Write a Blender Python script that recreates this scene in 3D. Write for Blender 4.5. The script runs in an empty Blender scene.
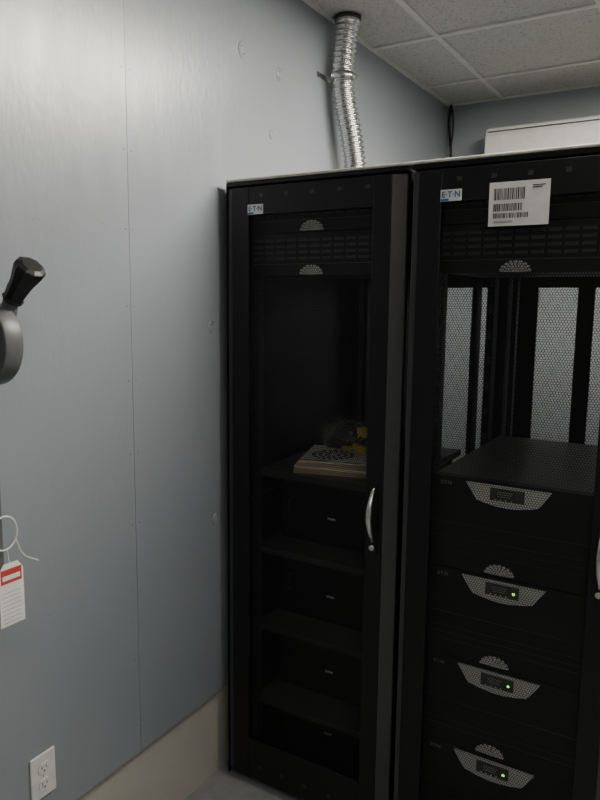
import bpy, bmesh, math, random
from mathutils import Vector, Matrix, noise
random.seed(4)
S=bpy.context.scene
COL=S.collection

# ---------------------------------------------------------------- materials
def newmat(name):
    m=bpy.data.materials.new(name); m.use_nodes=True
    nt=m.node_tree; b=nt.nodes['Principled BSDF']
    return m,nt,b
def simple(name,col,rough=.5,metal=0.,noise=.06,scale=30,bump=0.,spec=.5):
    m,nt,b=newmat(name)
    tc=nt.nodes.new('ShaderNodeTexCoord'); n=nt.nodes.new('ShaderNodeTexNoise')
    n.inputs['Scale'].default_value=scale; n.inputs['Detail'].default_value=4
    nt.links.new(tc.outputs['Object'],n.inputs['Vector'])
    r=nt.nodes.new('ShaderNodeValToRGB')
    r.color_ramp.elements[0].position=.3; r.color_ramp.elements[1].position=.7
    r.color_ramp.elements[0].color=tuple(c*(1-noise) for c in col)+(1,)
    r.color_ramp.elements[1].color=tuple(min(1,c*(1+noise)) for c in col)+(1,)
    nt.links.new(n.outputs['Fac'],r.inputs['Fac']); nt.links.new(r.outputs['Color'],b.inputs['Base Color'])
    b.inputs['Roughness'].default_value=rough; b.inputs['Metallic'].default_value=metal
    b.inputs['Specular IOR Level'].default_value=spec
    if bump:
        bp=nt.nodes.new('ShaderNodeBump'); bp.inputs['Strength'].default_value=bump; bp.inputs['Distance'].default_value=.002
        nt.links.new(n.outputs['Fac'],bp.inputs['Height']); nt.links.new(bp.outputs['Normal'],b.inputs['Normal'])
    return m
def emit(name,col,s):
    m,nt,b=newmat(name)
    b.inputs['Base Color'].default_value=(*col,1)
    b.inputs['Emission Color'].default_value=(*col,1); b.inputs['Emission Strength'].default_value=s
    return m

def painted_wall(name,col,rough=.33,strength=.35,spec=.5,coat=0.):
    m,nt,b=newmat(name); L=nt.links.new; N=nt.nodes.new
    tc=N('ShaderNodeTexCoord')
    mp=N('ShaderNodeMapping'); mp.inputs['Scale'].default_value=(1,4,1.); L(tc.outputs['Object'],mp.inputs['Vector'])
    n1=N('ShaderNodeTexNoise'); n1.inputs['Scale'].default_value=4; n1.inputs['Detail'].default_value=5; n1.inputs['Roughness'].default_value=.5; L(mp.outputs[0],n1.inputs['Vector'])
    n2=N('ShaderNodeTexNoise'); n2.inputs['Scale'].default_value=1.6; n2.inputs['Detail'].default_value=3; L(tc.outputs['Object'],n2.inputs['Vector'])
    mp3=N('ShaderNodeMapping'); mp3.inputs['Scale'].default_value=(1,1,.45); L(tc.outputs['Object'],mp3.inputs['Vector'])
    n3=N('ShaderNodeTexNoise'); n3.inputs['Scale'].default_value=75; n3.inputs['Detail'].default_value=4; L(mp3.outputs[0],n3.inputs['Vector'])
    r=N('ShaderNodeValToRGB'); r.color_ramp.elements[0].position=.3; r.color_ramp.elements[1].position=.7
    r.color_ramp.elements[0].color=tuple(c*.97 for c in col)+(1,); r.color_ramp.elements[1].color=tuple(c*1.02 for c in col)+(1,)
    L(n2.outputs['Fac'],r.inputs['Fac'])
    mp4=N('ShaderNodeMapping'); mp4.inputs['Scale'].default_value=(1,7,4); L(tc.outputs['Object'],mp4.inputs['Vector'])
    n4=N('ShaderNodeTexNoise'); n4.inputs['Scale'].default_value=2.4; n4.inputs['Detail'].default_value=2; L(mp4.outputs[0],n4.inputs['Vector'])
    sc=N('ShaderNodeMapRange'); sc.inputs['From Min'].default_value=.77; sc.inputs['From Max'].default_value=.84; sc.inputs['To Max'].default_value=.2; L(n4.outputs['Fac'],sc.inputs['Value'])
    mx=N('ShaderNodeMixRGB'); L(sc.outputs[0],mx.inputs[0]); L(r.outputs['Color'],mx.inputs[1]); mx.inputs[2].default_value=tuple(c*.7 for c in col)+(1,)
    L(mx.outputs[0],b.inputs['Base Color'])
    mr=N('ShaderNodeMapRange'); mr.inputs['From Min'].default_value=.35; mr.inputs['From Max'].default_value=.65
    mr.inputs['To Min'].default_value=rough-.03; mr.inputs['To Max'].default_value=rough+.05
    L(n1.outputs['Fac'],mr.inputs['Value']); L(mr.outputs[0],b.inputs['Roughness'])
    b.inputs['Specular IOR Level'].default_value=spec
    b1=N('ShaderNodeBump'); b1.inputs['Strength'].default_value=strength; b1.inputs['Distance'].default_value=.004; L(n1.outputs['Fac'],b1.inputs['Height'])
    b2=N('ShaderNodeBump'); b2.inputs['Strength'].default_value=.45; b2.inputs['Distance'].default_value=.0014; L(n3.outputs['Fac'],b2.inputs['Height']); L(b1.outputs['Normal'],b2.inputs['Normal'])
    L(b2.outputs['Normal'],b.inputs['Normal'])
    if coat:
        b.inputs['Coat Weight'].default_value=coat; b.inputs['Coat Roughness'].default_value=.27
        L(b2.outputs['Normal'],b.inputs['Coat Normal'])
    return m

def perforated(name,p,rad,col):
    m,nt,b=newmat(name); L=nt.links.new; N=nt.nodes.new
    tc=N('ShaderNodeTexCoord'); sx=N('ShaderNodeSeparateXYZ'); L(tc.outputs['Object'],sx.inputs[0])
    q=p*1.7320508
    def mth(op,a,bb=None):
        n=N('ShaderNodeMath'); n.operation=op
        for i,v in enumerate((a,bb)):
            if v is None: continue
            if isinstance(v,(int,float)): n.inputs[i].default_value=v
            else: L(v,n.inputs[i])
        return n.outputs[0]
    def dist(off):
        res=[]
        for ax,per in (('X',p),('Z',q)):
            u=mth('DIVIDE',sx.outputs[ax],per); u=mth('ADD',u,off+300.5)
            f=mth('FRACT',u); f=mth('SUBTRACT',f,.5); f=mth('MULTIPLY',f,per)
            res.append(mth('MULTIPLY',f,f))
        return mth('SQRT',mth('ADD',res[0],res[1]))
    d=mth('MINIMUM',dist(0.),dist(.5))
    solid=mth('GREATER_THAN',d,rad)
    b.inputs['Base Color'].default_value=(*col,1); b.inputs['Roughness'].default_value=.5
    tr=N('ShaderNodeBsdfTransparent'); mx=N('ShaderNodeMixShader')
    L(solid,mx.inputs[0]); L(tr.outputs[0],mx.inputs[1]); L(b.outputs[0],mx.inputs[2])
    L(mx.outputs[0],nt.nodes['Material Output'].inputs['Surface'])
    return m

def ceiling_mat():
    m,nt,b=newmat('acoustic_tile'); L=nt.links.new; N=nt.nodes.new
    tc=N('ShaderNodeTexCoord')
    v=N('ShaderNodeTexNoise'); v.inputs['Scale'].default_value=110; v.inputs['Detail'].default_value=3; L(tc.outputs['Object'],v.inputs['Vector'])
    r=N('ShaderNodeValToRGB'); r.color_ramp.elements[0].position=.34; r.color_ramp.elements[1].position=.46
    r.color_ramp.elements[0].color=(.44,.43,.40,1); r.color_ramp.elements[1].color=(.64,.63,.58,1)
    L(v.outputs['Fac'],r.inputs['Fac']); L(r.outputs['Color'],b.inputs['Base Color']); b.inputs['Roughness'].default_value=.95
    bp=N('ShaderNodeBump'); bp.inputs['Strength'].default_value=.4; bp.inputs['Distance'].default_value=.002
    L(v.outputs['Fac'],bp.inputs['Height']); L(bp.outputs[0],b.inputs['Normal'])
    return m

M_wall=painted_wall('satin_blue_grey_paint',(.305,.333,.365),.33,.24,.8,.75)
M_wall2=painted_wall('blue_grey_paint_flat',(.34,.37,.40),.5,.1)
M_dry=simple('unpainted_drywall',(.53,.505,.45),.85,noise=.10,scale=4,bump=.2)
M_dark=simple('painted_shadow_gap',(.03,.03,.03),.9)
M_ceil=ceiling_mat()
M_tbar=simple('white_tbar',(.78,.77,.73),.45)
M_floor=simple('grey_vinyl_floor',(.30,.31,.32),.45,noise=.12,scale=14)
M_black=simple('black_powder_coat',(.0055,.0055,.0065),.42,noise=.1,scale=60,bump=.05,spec=.4)
M_blk2=simple('lit_charcoal_edge',(.05,.05,.052),.4)
M_equip=simple('black_equipment_plastic',(.011,.011,.012),.5,spec=.4)
M_tray=simple('dark_grey_steel',(.085,.085,.088),.45)
M_dgrey=simple('dark_grey_rib',(.04,.04,.042),.5)
M_rib=simple('grey_vent_rib',(.08,.08,.08),.5)
M_mesh=perforated('perforated_steel_front',.0070,.0030,(.008,.008,.008))
M_mesh2=perforated('perforated_steel_rear',.0050,.00215,(.012,.012,.012))
M_silver=simple('satin_silver',(.62,.62,.60),.45,metal=.1)
M_chrome=simple('brushed_nickel',(.75,.74,.72),.22,metal=1.)
M_galv=simple('galvanised_flex',(.72,.72,.72),.24,metal=1.,noise=.08,scale=60)
M_white=simple('white_plastic',(.80,.79,.75),.35)
M_paper=simple('white_label_paper',(.85,.84,.80),.7)
M_ink=simple('black_ink',(.02,.02,.02),.7)
M_lab=simple('faint_label_grey',(.25,.25,.25),.6)
M_blue=simple('logo_blue',(.02,.13,.38),.4)
M_red=simple('red_ink',(.55,.06,.04),.6)
M_grey=simple('switch_grey_enamel',(.13,.135,.14),.4)
M_rubber=simple('black_rubber_grip',(.010,.010,.010),.45)
M_card=simple('brown_cardboard',(.55,.42,.24),.85)
M_yel=simple('yellow_packet',(.80,.62,.05),.5)
M_lcd=simple('lcd_glass',(.09,.10,.085),.15)
M_green=emit('green_led',(.35,1,.1),3.)
M_rim_highlight=simple('cream_rim_highlight',(.62,.59,.52),.5)
M_acw=simple('ac_white',(.78,.77,.72),.4)
M_screw=simple('painted_screw',(.24,.26,.28),.5)

m,nt,b=newmat('clear_plastic_film')
b.inputs['Base Color'].default_value=(.9,.9,.9,1); b.inputs['Roughness'].default_value=.08
b.inputs['Alpha'].default_value=.12
M_film=m

# ---------------------------------------------------------------- mesh builder
class MB:
    def __init__(s): s.bm=bmesh.new(); s.mats=[]
    def mi(s,mat):
        if mat not in s.mats: s.mats.append(mat)
        return s.mats.index(mat)
    def box(s,lo,hi,mat,M=None):
        i=s.mi(mat); v=[]
        for z in (lo[2],hi[2]):
            for (x,y) in ((lo[0],lo[1]),(hi[0],lo[1]),(hi[0],hi[1]),(lo[0],hi[1])):
                p=Vector((x,y,z)); v.append(s.bm.verts.new(M@p if M else p))
        for f in ((3,2,1,0),(4,5,6,7),(0,1,5,4),(1,2,6,5),(2,3,7,6),(3,0,4,7)):
            fc=s.bm.faces.new([v[k] for k in f]); fc.material_index=i
        return s
    def prism(s,pts,d,mat):
        i=s.mi(mat); d=Vector(d)
        a=[s.bm.verts.new(Vector(p)) for p in pts]; c=[s.bm.verts.new(Vector(p)+d) for p in pts]
        n=len(pts); fs=[s.bm.faces.new(a),s.bm.faces.new(c[::-1])]
        for k in range(n): fs.append(s.bm.faces.new([a[(k+1)%n],a[k],c[k],c[(k+1)%n]]))
        for f in fs: f.material_index=i
        return s
    def cyl(s,p0,p1,r0,r1,mat,seg=24,cap=True,smooth=True):
        return s.tube([p0,p1],[r0,r1],mat,seg,cap,smooth)
    def tube(s,path,rads,mat,seg=16,cap=True,smooth=True):
        i=s.mi(mat); P=[Vector(p) for p in path]; rings=[]
        t0=(P[1]-P[0]).normalized(); ref=Vector((0,0,1)) if abs(t0.z)<.9 else Vector((1,0,0))
        nrm=t0.cross(ref).normalized()
        for k,p in enumerate(P):
            t=(P[min(k+1,len(P)-1)]-P[max(k-1,0)]).normalized()
            nrm=(nrm-t*nrm.dot(t)).normalized(); bn=t.cross(nrm)
            r=rads[k] if hasattr(rads,'__len__') else rads
            rings.append([s.bm.verts.new(p+(nrm*math.cos(a)+bn*math.sin(a))*r) for a in (2*math.pi*j/seg for j in range(seg))])
        for k in range(len(rings)-1):
            for j in range(seg):
                f=s.bm.faces.new([rings[k][j],rings[k][(j+1)%seg],rings[k+1][(j+1)%seg],rings[k+1][j]]); f.material_index=i; f.smooth=smooth
        if cap:
            for rg in (rings[0][::-1],rings[-1]):
                f=s.bm.faces.new(rg); f.material_index=i
        return s
    def done(s,name,parent=None,bevel=0,seg=2):
        bmesh.ops.recalc_face_normals(s.bm,faces=s.bm.faces[:])
        if parent is not None: bmesh.ops.translate(s.bm,vec=-parent.location,verts=s.bm.verts[:])
        me=bpy.data.meshes.new(name); s.bm.to_mesh(me); s.bm.free()
        for m in s.mats: me.materials.append(m)
        o=bpy.data.objects.new(name,me); COL.objects.link(o)
        if parent is not None: o.parent=parent
        if bevel:
            md=o.modifiers.new('bevel','BEVEL'); md.width=bevel; md.segments=seg; md.limit_method='ANGLE'; md.angle_limit=math.radians(40)
        return o
def empty(name,loc):
    e=bpy.data.objects.new(name,None); e.location=loc; e.empty_display_size=.1; COL.objects.link(e); return e
def text(name,body,loc,size,mat,parent,rot=(math.pi/2,0,0),ext=.0003):
    c=bpy.data.curves.new(name,'FONT'); c.body=body; c.size=size; c.extrude=ext; c.offset=.0004; c.materials.append(mat); c.align_x='CENTER'; c.align_y='CENTER'
    o=bpy.data.objects.new(name,c); COL.objects.link(o); o.parent=parent; o.location=Vector(loc)-parent.location; o.rotation_euler=rot; return o
def bez(pts,n=12):
    P=[Vector(p) for p in pts]; P=[P[0]*2-P[1]]+P+[P[-1]*2-P[-2]]; out=[]
    for i in range(1,len(P)-2):
        for k in range(n):
            t=k/n; a,b_,c,d=P[i-1],P[i],P[i+1],P[i+2]
            out.append(.5*((2*b_)+(c-a)*t+(2*a-5*b_+4*c-d)*t*t+(3*b_-a-3*c+d)*t**3))
    out.append(P[-2]); return out
def resample(P,step):
    out=[P[0]]; acc=0
    for a,b_ in zip(P[:-1],P[1:]):
        d=(b_-a).length
        while acc+d>=step:
            t=(step-acc)/d; a=a+(b_-a)*t; out.append(a.copy()); d=(b_-a).length; acc=0
            if d<1e-9: break
        acc+=d
    return out

# ---------------------------------------------------------------- room
XR,YF,YB,HC=3.6,-3.6,2.04,2.70
WX=-.03
w=MB()
w.box((-.16,YF,0),(-.048,YB,HC+.1),M_dry)
for a,b_ in ((YF,-1.608),(-1.605,-.3864),(-.3849,.835),(.8362,YB)):
    w.box((-.0478,a,.31),(WX,b_,HC+.1),M_wall)
w.box((-.0478,YF,.301),(-.0400,YB,.31),M_dark)  # dark strip painted in as the shadow below the panel edge
w.done('wall_left')
MB().box((-.16,YB,0),(XR+.1,YB+.1,HC+.1),M_wall2).done('wall_back')
MB().box((XR,YF,0),(XR+.1,YB,HC+.1),M_wall2).done('wall_right')
MB().box((-.16,YF-.1,0),(XR+.1,YF,HC+.1),M_wall2).done('wall_front')
MB().box((-.16,YF-.1,-.1),(XR+.1,YB+.1,0),M_floor).done('floor')
c=MB(); c.box((-.16,YF-.1,HC+.004),(XR+.1,YB+.1,HC+.1),M_ceil)
c.done('ceiling')
t=MB()
gx=[.27+.61*k for k in range(0,6)]; gy=[1.05+.61*k for k in range(-7,2)]
for x in gx: t.box((x-.012,YF,HC-.004),(x+.012,YB,HC+.004),M_tbar)
for y in gy: t.box((WX,y-.012,HC-.0045),(XR,y+.012,HC+.0035),M_tbar)
t.box((WX,YF,HC-.003),(WX+.02,YB,HC+.004),M_tbar); t.box((WX,YB-.02,HC-.003),(XR,YB,HC+.004),M_tbar)
t.done('trim_ceiling_grid')

s=MB()
for k in range(12):
    z=.4+k*.203
    for y in (-.372,-.399): s.cyl((WX-.001,y+random.uniform(-.002,.002),z),(WX+.0006,y,z),.0025,.002,M_screw,10)
s.done('wall_screws')
s=MB()
for (y,z,r) in ((.132,2.425,.022),(-.035,1.55,.017),(-.02,.924,.017),(.349,2.408,.02),(.30,2.20,.012)):
    path=[(WX+.0002,y+math.cos(a)*r,z+math.sin(a)*r*1.15) for a in [math.pi*(.2+1.35*i/14) for i in range(15)]]
    s.tube(path,[.0005+.0034*math.sin(math.pi*i/14) for i in range(15)],M_wall,8)
    s.cyl((WX-.001,y,z),(WX+.0018,y,z),r*.75,r*.5,M_wall,20)
for k in range(30):
    y=random.uniform(-.75,.6); z=random.uniform(.5,2.6); q=random.uniform(.0014,.003)
    s.cyl((WX-.0005,y,z),(WX+.0016,y,z),q,q*.4,M_wall,8)
s.done('wall_patches')

# ---------------------------------------------------------------- ceiling light, plus an added fill light
def troffer(x0,y0,x1,y1,st,i):
    e=empty('ceiling_or_fill_light',((x0+x1)/2,(y0+y1)/2,HC-.01))
    f=MB()
    for a,b_ in (((x0,y0),(x1,y0+.02)),((x0,y1-.02),(x1,y1)),((x0,y0),(x0+.02,y1)),((x1-.02,y0),(x1,y1))):
        f.box((a[0],a[1],HC-.014),(b_[0],b_[1],HC-.004),M_tbar)
    f.done('frame',e)
    MB().box((x0+.02,y0+.02,HC-.010),(x1-.02,y1-.02,HC-.0055),emit('lamp_diffuser_%d'%i,(1.,.95,.85),st)).done('diffuser',e)
troffer(.89,-.16,1.48,1.04,44,1)
troffer(1.50,-2.6,2.09,-1.4,8.,2)  # added fill fixture behind the camera, brightens cabinet fronts and interiors

# ---------------------------------------------------------------- cabinets
CH=1.995; CD=1.07
def ring(mb,x0,x1,z0,z1,X0,X1,Z0,Z1,ya,yb,mat):
    mb.box((x0,ya,z0),(X0,yb,z1),mat); mb.box((X1,ya,z0),(x1,yb,z1),mat)
    mb.box((X0,ya,z0),(X1,yb,Z0),mat); mb.box((X0,ya,Z1),(X1,yb,z1),mat)
def segpoly(cx,y,z,wd,ht,n=18):
    return [(cx-wd/2*math.cos(math.pi*i/n),y,z+ht*math.sin(math.pi*i/n)) for i in range(n+1)]
def emblem(mb,cx,y,z,wd=.082,ht=.030):
    n=9
    for k in range(n):
        a0=math.pi*(k+.12)/n; a1=math.pi*(k+.88)/n; am=(a0+a1)/2
        def P(r,a): return (cx-wd/2*r*math.cos(a),y,z+ht*r*math.sin(a))
        mb.prism([P(.28,a0),P(.95,a0),P(1.0,am),P(.95,a1),P(.28,a1)],(0,-.002,0),M_silver)
    mb.prism(segpoly(cx,y,z,wd*.25,ht*.25,8),(0,-.002,0),M_silver)

def cabinet(x0,left_panel,right_panel):
    e=empty('server_cabinet',(x0+.3,.5,0))
    x1=x0+.6
    f=MB()
    for (px,py) in ((x0+.004,.032),(x1-.034,.032),(x0+.004,CD-.04),(x1-.034,CD-.04)):
        f.box((px,py,.02),(px+.03,py+.035,CH-.012),M_black)
    f.box((x0+.002,.03,CH-.014),(x1-.002,CD,CH),M_black)
    f.box((x0+.002,.03,.03),(x1-.002,CD,.05),M_black)
    f.box((x0+.002,0.004,CH-.013),(x1-.002,.03,CH),M_black)
    for px in (x0+.004,x1-.034):
        f.box((px,.06,.95),(px+.03,CD-.04,.97),M_black)
    for py in (.1,.9):
        for px in (x0+.06,x1-.09): f.cyl((px,py,0),(px,py,.032),.02,.016,M_dgrey,14)
    if left_panel: f.box((x0,.0,.012),(x0+.003,CD,CH),M_black)
    if right_panel: f.box((x1-.003,.0,.012),(x1,CD,CH),M_black)
    f.done('frame',e,.0015,1)
    r=MB()
    for side in (0,1):
        py=.062; xa=x0+.062 if side==0 else x1-.080; zz=.06
        r.box((xa,py,.05),(xa+.004,py+.03,CH-.014),M_dgrey); r.box((xa+.014,py,.05),(xa+.018,py+.03,CH-.014),M_dgrey)
        while zz<CH-.05:
            r.box((xa+.004,py,zz),(xa+.014,py+.003,zz+.006),M_dgrey); zz+=.0159
        r.box((xa,.86,.05),(xa+.018,.89,CH-.014),M_equip)
        if side==0: r.box((xa-.03,.84,.05),(xa-.012,.93,CH-.014),M_equip)
    r.done('mounting_rails',e)
    d=MB()
    L=x0+.022; R=x0+.555
    mx0,mx1,mz0,mz1=x0+.086,x0+.500,.172,1.893
    ring(d,L,R,.03,1.977,mx0,mx1,mz0,mz1,0,.022,M_black)
    d.prism([(R,0,.03),(R+.040,.016,.03),(R+.040,.024,.03),(R,.022,.03)],(0,0,1.947),M_blk2)  # chamfer coloured lighter than the black door so it looks lit
    d.box((x0+.004,.006,.03),(x0+.020,.028,1.977),M_blk2)
    d.done('door_panel',e,.0025,2)
    g=MB(); g.box((mx0-.004,.009,mz0-.004),(mx1+.004,.0092,mz1+.004),M_mesh)
    ob=g.done('door_mesh',e)
    h=MB()
    for k in range(5):
        xx=x0+.125+k*.088
        h.box((xx,-.0006,1.944),(xx+.013,.001,1.955),M_dgrey)
        h.box((xx,-.0006,.075),(xx+.013,.001,.086),M_dgrey)
    h.done('door_vent_holes',e)
    hd=MB(); hx=x0+.528
    path=[(hx,-.002+ -.034*math.sin(math.pi*i/20),.945+.165*i/20) for i in range(21)]
    hd.tube(path,[.005+.004*math.sin(math.pi*i/20) for i in range(21)],M_chrome,12)
    hd.box((hx-.012,-.004,.915),(hx+.012,.001,1.125),M_black)
    hd.cyl((hx,-.004,.932),(hx,-.012,.932),.009,.008,M_chrome,16)
    hd.done('handle',e)
    lg=MB(); lx=x0+.111
    lg.box((lx-.028,-.0012,1.895),(lx+.028,.0,1.924),M_paper)
    lg.box((lx-.027,-.0016,1.896),(lx-.006,-.001,1.901),M_blue)
    lg.done('badge',e)
    text('badge_text','E·T·N',(lx,-.0018,1.911),.021,M_blue,e)
    rd=MB(); ya,yb=CD-.012,CD
    zt,zb=1.70,.15
    rd.box((x0+.003,ya,.03),(x0+.11,yb,CH-.015),M_black); rd.box((x0+.53,ya,.03),(x1-.003,yb,CH-.015),M_black)
    rd.box((x0+.257,ya,zb),(x0+.317,yb,zt),M_black)
    rd.box((x0+.11,ya,.03),(x0+.53,yb,zb),M_black); rd.box((x0+.11,ya,zt),(x0+.53,yb,CH-.015),M_black)
    rd.done('rear_door',e)
    rm=MB(); rm.box((x0+.11,ya+.004,zb),(x0+.53,ya+.0042,zt),M_mesh2); rm.done('rear_mesh',e)
    p=MB(); p.box((x0+.488,.99,.3),(x0+.508,1.03,1.9),M_equip)
    p.box((x0+.560,.92,.3),(x0+.60-.012,.98,1.9),M_equip)
    for k in range(14): p.box((x0+.568,.917,.4+k*.1),(x0+.582,.921,.43+k*.1),M_dgrey)
    p.done('power_strip',e)
    return e
cabinet(0.,True,False)
cabinet(.61,False,True)
X2=.61-.01
MB().box((.0,.0,CH+.0005),(1.21,.05,CH+.008),M_rim_highlight).done('top_rim_highlight',None,.002)  # pale strip coloured as the ceiling light's highlight along the top rim

def vent_module(x0,z,h):
    e=empty('vented_rack_panel',(x0+.3,.1,z))
    m=MB(); xa,xb=x0+.058,x0+.524
    m.box((xa,.045,z+.001),(xb,.06,z+h-.001),M_equip)
    m.box((xa+.02,.061,z+.004),(xb-.02,.45,z+h-.004),M_equip)
    m.box((xa,.043,z+.034),(xb,.046,z+.036),M_rib)
    for r in range(4):
        for k in range(11):
            xx=xa+.02+k*.040
            m.box((xx,.0425,z+.048+r*.018),(xx+.032,.0455,z+.055+r*.018),M_rib)
    emblem(m,x0+.282,.045,z+.003)
    m.done('panel',e,0)
vent_module(0.,1.842,.127); vent_module(0.,1.713,.127)
vent_module(X2,1.842,.127); vent_module(X2,1.713,.127)

def ups(x0,z,on):
    e=empty('uninterruptible_power_supply',(x0+.3,.35,z))
    h=.262; xa,xb=x0+.088,x0+.512
    m=MB()
    m.box((xa,.075,z),(xb,.72,z+h),M_equip if on else M_tray)
    m.box((x0+.062,.045,z+.001),(x0+.538,.074,z+h-.001),M_equip)
    for k in range(3): m.box((x0+.07,.0445,z+.05+k*.02),(x0+.53,.0455,z+.052+k*.02),M_dgrey)
    m.box((x0+.062,.0440,z+.130),(x0+.538,.046,z+.1325),M_dgrey)
    m.done('case',e,.002,1)
    p=MB(); cx=x0+.294; top=z+h-.008; y=.045
    pts=[(cx-.112,y,top),(cx-.088,y,top-.036)]
    for i in range(9):
        a=i/8; pts.append((cx-.080+.160*a,y,top-.046-.012*math.sin(math.pi*a)))
    pts+=[(cx+.088,y,top-.036),(cx+.112,y,top)]
    p.prism(pts,(0,-.007,0),M_silver)
    p.box((cx-.045,.0365,top-.040),(cx+.045,.0385,top-.006),M_rib)
    p.box((cx-.030,.0355,top-.033),(cx+.022,.0368,top-.010),M_lcd)
    for k in range(3): p.box((cx-.026,.0350,top-.028+k*.006),(cx+.008+.003*k,.0357,top-.0265+k*.006),M_silver)
    for k in range(4): p.cyl((cx-.03+k*.014,.0365,top-.037),(cx-.03+k*.014,.0355,top-.037),.002,.002,M_silver,8)
    if on: p.box((cx+.028,.0350,top-.028),(cx+.034,.0366,top-.022),M_green)
    p.done('control_panel',e)
    g=MB(); emblem(g,cx-.012,.045,z+.006); g.done('emblem',e)
    text('label','E·T·N',(x0+.125,.0443,z+h-.02),.013,M_lab,e)
for k,on in enumerate((False,True,True,True)):
    ups(X2,1.166-.264*(k+1),on)

def tray(z,name='rack_shelf'):
    e=empty(name,(.3,.4,z))
    m=MB(); m.box((.064,.08,z-.004),(.536,.75,z),M_tray); m.box((.064,.078,z-.022),(.536,.080,z),M_dgrey)
    m.box((.064,.08,z-.022),(.066,.75,z),M_tray); m.box((.534,.08,z-.022),(.536,.75,z),M_tray)
    m.done('tray',e)
for z in (1.088,.824,.552,.281): tray(z)
def battery(z,h):
    e=empty('battery_module',(.3,.4,z))
    m=MB(); m.box((.085,.20,z),(.515,.72,z+h),M_equip)
    m.box((.085,.196,z+.01),(.515,.2,z+.05),M_equip)
    m.box((.27,.1955,z+.09),(.30,.1965,z+.098),M_silver)
    for xx in (.13,.45):
        m.tube([(xx,.2,z+h*.4),(xx,.175,z+h*.42),(xx,.175,z+h*.62),(xx,.2,z+h*.64)],.004,M_dgrey,8)
    m.done('case',e,.003,1)
for z in (.826,.554,.283): battery(z-.001,.225)
battery(.052,.19)

# ---------------------------------------------------------------- paper stack, bag
ST=empty('paper_stack',(.29,.26,1.0885)); ST.rotation_euler=(0,0,math.radians(14))
def relbox(mb,lo,hi,mat,rz=0):
    mb.box(lo,hi,mat,Matrix.Rotation(math.radians(rz),4,'Z'))
m=MB()
relbox(m,(-.130,-.14,0),(.135,.14,.014),M_card); relbox(m,(-.127,-.135,.0145),(.124,.138,.022),M_paper,-2)
relbox(m,(-.125,-.135,.0225),(.13,.135,.036),M_card,2); relbox(m,(-.125,-.13,.0365),(.10,.13,.0405),M_paper,4)
cx,cy=-.03,-.02
for r0,r1,n in ((.058,.072,20),(.038,.05,14),(.016,.028,9)):
    for k in range(n):
        a=2*math.pi*k/n; da=2*math.pi/n*.62
        pts=[(cx+math.cos(a+t)*r,cy+math.sin(a+t)*r,.041) for r,t in ((r0,0),(r1,0),(r1,da),(r0,da))]
        m.prism(pts,(0,0,.0004),M_ink)
relbox(m,(-.105,-.12,.041),(-.02,-.112,.0413),M_ink); relbox(m,(.03,-.12,.041),(.09,-.114,.0413),M_ink)
o=m.done('sheets'); o.parent=ST
B=empty('plastic_bag_with_cables',(.275,.35,1.131))
bm=bmesh.new(); bmesh.ops.create_icosphere(bm,subdivisions=3,radius=1)
for v in bm.verts:
    n=noise.noise(v.co*2.6)*.5+abs(noise.noise(v.co*5))*.5+random.uniform(-.12,.12)
    v.co=Vector((v.co.x*.105,v.co.y*.07,max(v.co.z,-.62)*.050+.034))*(1+n*.8)
    v.co.z=max(v.co.z,.001)
me=bpy.data.meshes.new('film'); bm.to_mesh(me); bm.free(); me.materials.append(M_film)
o=bpy.data.objects.new('film',me); COL.objects.link(o); o.parent=B
m=MB()
for (ph,rx,rz,tilt) in ((0,.075,.045,.3),(1.3,.06,.055,-.3),(2.2,.085,.035,.1),(3.7,.055,.045,.6)):
    path=[(math.cos(a)*rx,math.sin(a)*.02+tilt*.03*math.cos(a+ph),.012+rz*(1+math.sin(a+tilt))*.75) for a in [2*math.pi*i/40*.93+ph for i in range(41)]]
    m.tube(path,.0045,M_rubber,8)
m.box((-.08,-.03,.001),(-.03,.0,.022),M_rubber)
o=m.done('cable'); o.parent=B
m=MB(); m.box((.02,-.045,.012),(.075,-.030,.036),M_yel,Matrix.Rotation(.2,4,'Y')); m.box((.045,-.03,.04),(.08,-.015,.075),M_yel,Matrix.Rotation(-.15,4,'Y')); m.box((-.01,-.055,.004),(.03,-.04,.018),M_yel)
o=m.done('yellow_connectors',None,.003); o.parent=B

# ---------------------------------------------------------------- barcode sticker
e=empty('barcode_sticker',(.893,-.002,1.876))
m=MB(); m.box((.820,-.0014,1.826),(.966,-.0004,1.932),M_paper)
for zr,x_a,x_b in ((1.889,.832,.905),(1.862,.832,.900),(1.845,.832,.915)):
    x=x_a
    hgt={1.889:.028,1.862:.018,1.845:.012}[zr]
    while x<x_b:
        wd=random.choice((.0012,.0012,.0022,.003)); m.box((x,-.0019,zr),(x+wd,-.0013,zr+hgt),M_ink); x+=wd+random.choice((.0012,.0016,.0024))
for k in range(3): m.box((.832,-.0019,1.834+k*.0018),(.88,-.0013,1.8345+k*.0018),M_ink)
m.box((.925,-.0019,1.919),(.955,-.0013,1.921),M_ink); m.box((.925,-.0019,1.914),(.948,-.0013,1.916),M_ink)
m.done('label',e)

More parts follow.
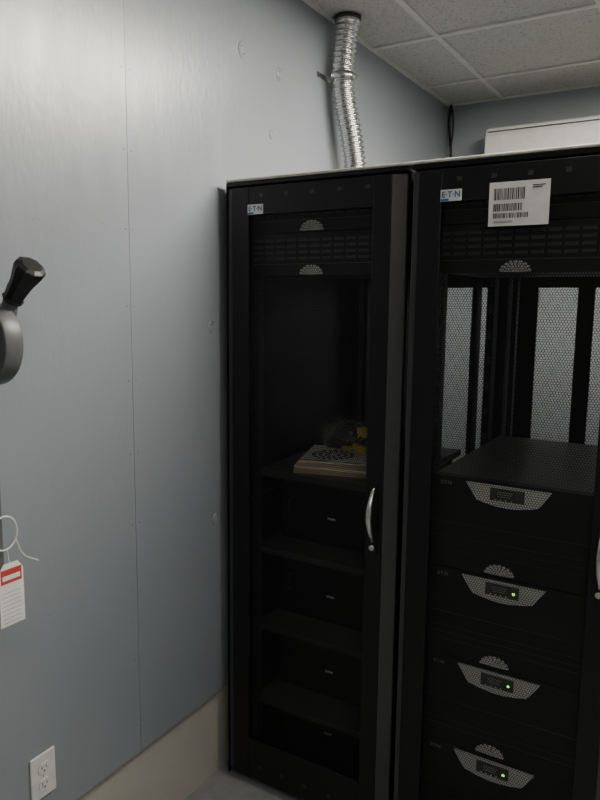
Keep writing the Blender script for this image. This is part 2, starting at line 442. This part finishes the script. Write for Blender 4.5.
# ---------------------------------------------------------------- flexible duct
D=empty('flexible_metal_duct',(.05,.70,2.69))
path=resample(bez([(.042,.705,2.700),(.038,.695,2.60),(.034,.688,2.49),(.038,.70,2.40),(.050,.735,2.28),(.058,.765,2.16),(.066,.78,2.06),(.068,.785,1.998)],60),.0022)
m=MB(); rr=[.0405+.0045*math.sin(i*2*math.pi/9.) for i in range(len(path))]
m.tube(path,rr,M_galv,28); m.done('corrugated_tube',D)
m=MB(); m.cyl((.042,.705,2.67),(.042,.705,2.699),.047,.047,M_galv,28); m.cyl((.042,.705,2.690),(.042,.705,2.699),.051,.051,M_dgrey,28)
m.cyl((.034,.689,2.470),(.035,.689,2.492),.051,.051,M_chrome,28)
m.box((-.0295,.60,2.472),(-.027,.76,2.490),M_chrome); m.box((-.029,.742,2.472),(.035,.745,2.490),M_chrome); m.box((.068,.685,2.474),(.094,.700,2.488),M_chrome)
m.done('collar_and_clamp',D)

# ---------------------------------------------------------------- air conditioner
A=empty('wall_air_conditioner',(.65,1.95,2.35)); m=MB()
prof=[(YB-.001,2.24),(YB-.001,2.522),(YB-.16,2.522),(YB-.195,2.51),(YB-.212,2.47),(YB-.215,2.33),(YB-.19,2.26),(YB-.12,2.235)]
m.prism([(.245,y,z) for y,z in prof],(.92,0,0),M_acw); m.done('body',A,.008,3)
m=MB(); m.box((.26,YB-.2165,2.49),(1.15,YB-.2055,2.492),M_dgrey); m.box((.28,YB-.19,2.242),(1.13,YB-.12,2.246),M_dgrey); m.done('louver',A)

K=empty('hanging_cable',(0,2.02,2.6)); m=MB()
m.tube(bez([(-.005,2.02,2.70),(-.012,2.015,2.62),(-.002,2.01,2.53),(.010,2.0,2.45),(.004,2.01,2.36),(.03,2.02,2.2)],10),.007,M_rubber,8)
m.tube(bez([(-.005,2.02,2.70),(.012,2.005,2.64),(.018,2.0,2.57),(.010,2.0,2.48)],10),.005,M_rubber,8); m.done('cable',K)

# ---------------------------------------------------------------- outlet
O=empty('electrical_outlet',(WX,-.731,.448)); m=MB()
m.box((WX+.0002,-.768,.390),(WX+.006,-.694,.508),M_white); m.done('cover_plate',O,.003,3)
m=MB()
for zc in (.427,.471):
    pts=[(WX+.006,-.731+.017*math.cos(a)*(1.),zc+max(-.013,min(.013,.018*math.sin(a)))) for a in [2*math.pi*i/24 for i in range(24)]]
    m.prism(pts,(.0025,0,0),M_white)
    for yy,hh in ((-.7375,.009),(-.7245,.007)): m.box((WX+.008,yy-.001,zc-.002),(WX+.0088,yy+.001,zc-.002+hh),M_ink)
    m.cyl((WX+.008,-.731,zc-.008),(WX+.0088,-.731,zc-.008),.0024,.0024,M_ink,10)
m.cyl((WX+.005,-.731,.449),(WX+.0075,-.731,.449),.0035,.003,M_silver,12)
m.done('receptacles',O)

# ---------------------------------------------------------------- disconnect switch
Q=empty('disconnect_switch',(WX,-1.06,1.33)); m=MB()
m.box((WX+.0005,-1.26,.98),(.125,-.915,1.66),M_grey)
m.box((.126,-1.25,.99),(.131,-.922,1.65),M_grey)
m.done('enclosure',Q,.006,2)
m=MB()
m.cyl((.075,-.914,1.545),(.075,-.872,1.545),.086,.086,M_grey,40)
m.cyl((.075,-.872,1.545),(.075,-.862,1.545),.03,.026,M_silver,24)
m.done('pivot_disc',Q,.003,2)
m=MB()
path=bez([(.085,-.866,1.55),(.108,-.866,1.60),(.118,-.866,1.63),(.135,-.866,1.660)],8)
m.tube(path,[.016]*len(path),M_grey,14)
m.done('lever_arm',Q)
m=MB()
a=Vector((.120,-.866,1.630)); dr=Vector((.068,.0,.070))
ks=[0,.06,.12,.5,.85,.95,1.0]; rs=[.014,.023,.019,.023,.031,.030,.020]
m.tube([a+dr*k for k in ks],rs,M_rubber,10,smooth=False); m.done('grip',Q,.002,2)
T=empty('lockout_tag',(.14,-.90,1.1)); dy=-.046; m=MB()
loop=[(.137,dy-.875+.030*math.cos(a),1.165+.035*math.sin(a)) for i,a in enumerate([2*math.pi*k/24 for k in range(25)])]
m.tube(loop,.0018,M_white,6,cap=False)
m.tube(bez([(.137,dy-.85,1.15),(.14,dy-.835,1.11),(.142,dy-.80,1.085)],8),.0016,M_white,6)
m.tube(bez([(.137,dy-.87,1.13),(.139,dy-.868,1.10),(.140,dy-.865,1.085)],6),.001,M_white,6)
m.done('zip_tie',T)
m=MB(); y0,y1=-.895+dy,-.838+dy
m.prism([(.140,y0,.970),(.140,y1,.970),(.140,y1,1.085),(.140,y1-.012,1.102),(.140,y0+.012,1.102),(.140,y0,1.085)],(.0008,0,0),M_paper)
m.box((.1408,y0+.004,1.060),(.1411,y1-.004,1.090),M_red); m.box((.1408,y0+.008,1.067),(.1413,y1-.008,1.077),M_paper)
for k in range(8): m.box((.1408,y0+.006,.977+k*.009),(.1411,y1-.008,.9775+k*.009),M_ink)
m.done('tag',T)

# ---------------------------------------------------------------- world + camera
W=bpy.data.worlds.new('World'); S.world=W; W.use_nodes=True
W.node_tree.nodes['Background'].inputs[0].default_value=(.5,.55,.6,1); W.node_tree.nodes['Background'].inputs[1].default_value=.1
f,p,r,yaw=691.337,.1405,-.0110,.5422
cam=bpy.data.cameras.new('Camera'); co=bpy.data.objects.new('Camera',cam); COL.objects.link(co); S.camera=co
cam.sensor_fit='VERTICAL'; cam.sensor_height=36; cam.sensor_width=27; cam.lens=f/800*36; cam.clip_start=.05
fw=Vector((-math.sin(yaw),math.cos(yaw),0)); rt=Vector((math.cos(yaw),math.sin(yaw),0)); up=Vector((0,0,1))
F=fw*math.cos(p)-up*math.sin(p); U=fw*math.sin(p)+up*math.cos(p)
R_=rt*math.cos(r)-U*math.sin(r); U_=rt*math.sin(r)+U*math.cos(r)
mt=Matrix((R_,U_,-F)).transposed().to_4x4(); mt.translation=Vector((1.3381,-1.7643,1.6336)); co.matrix_world=mt
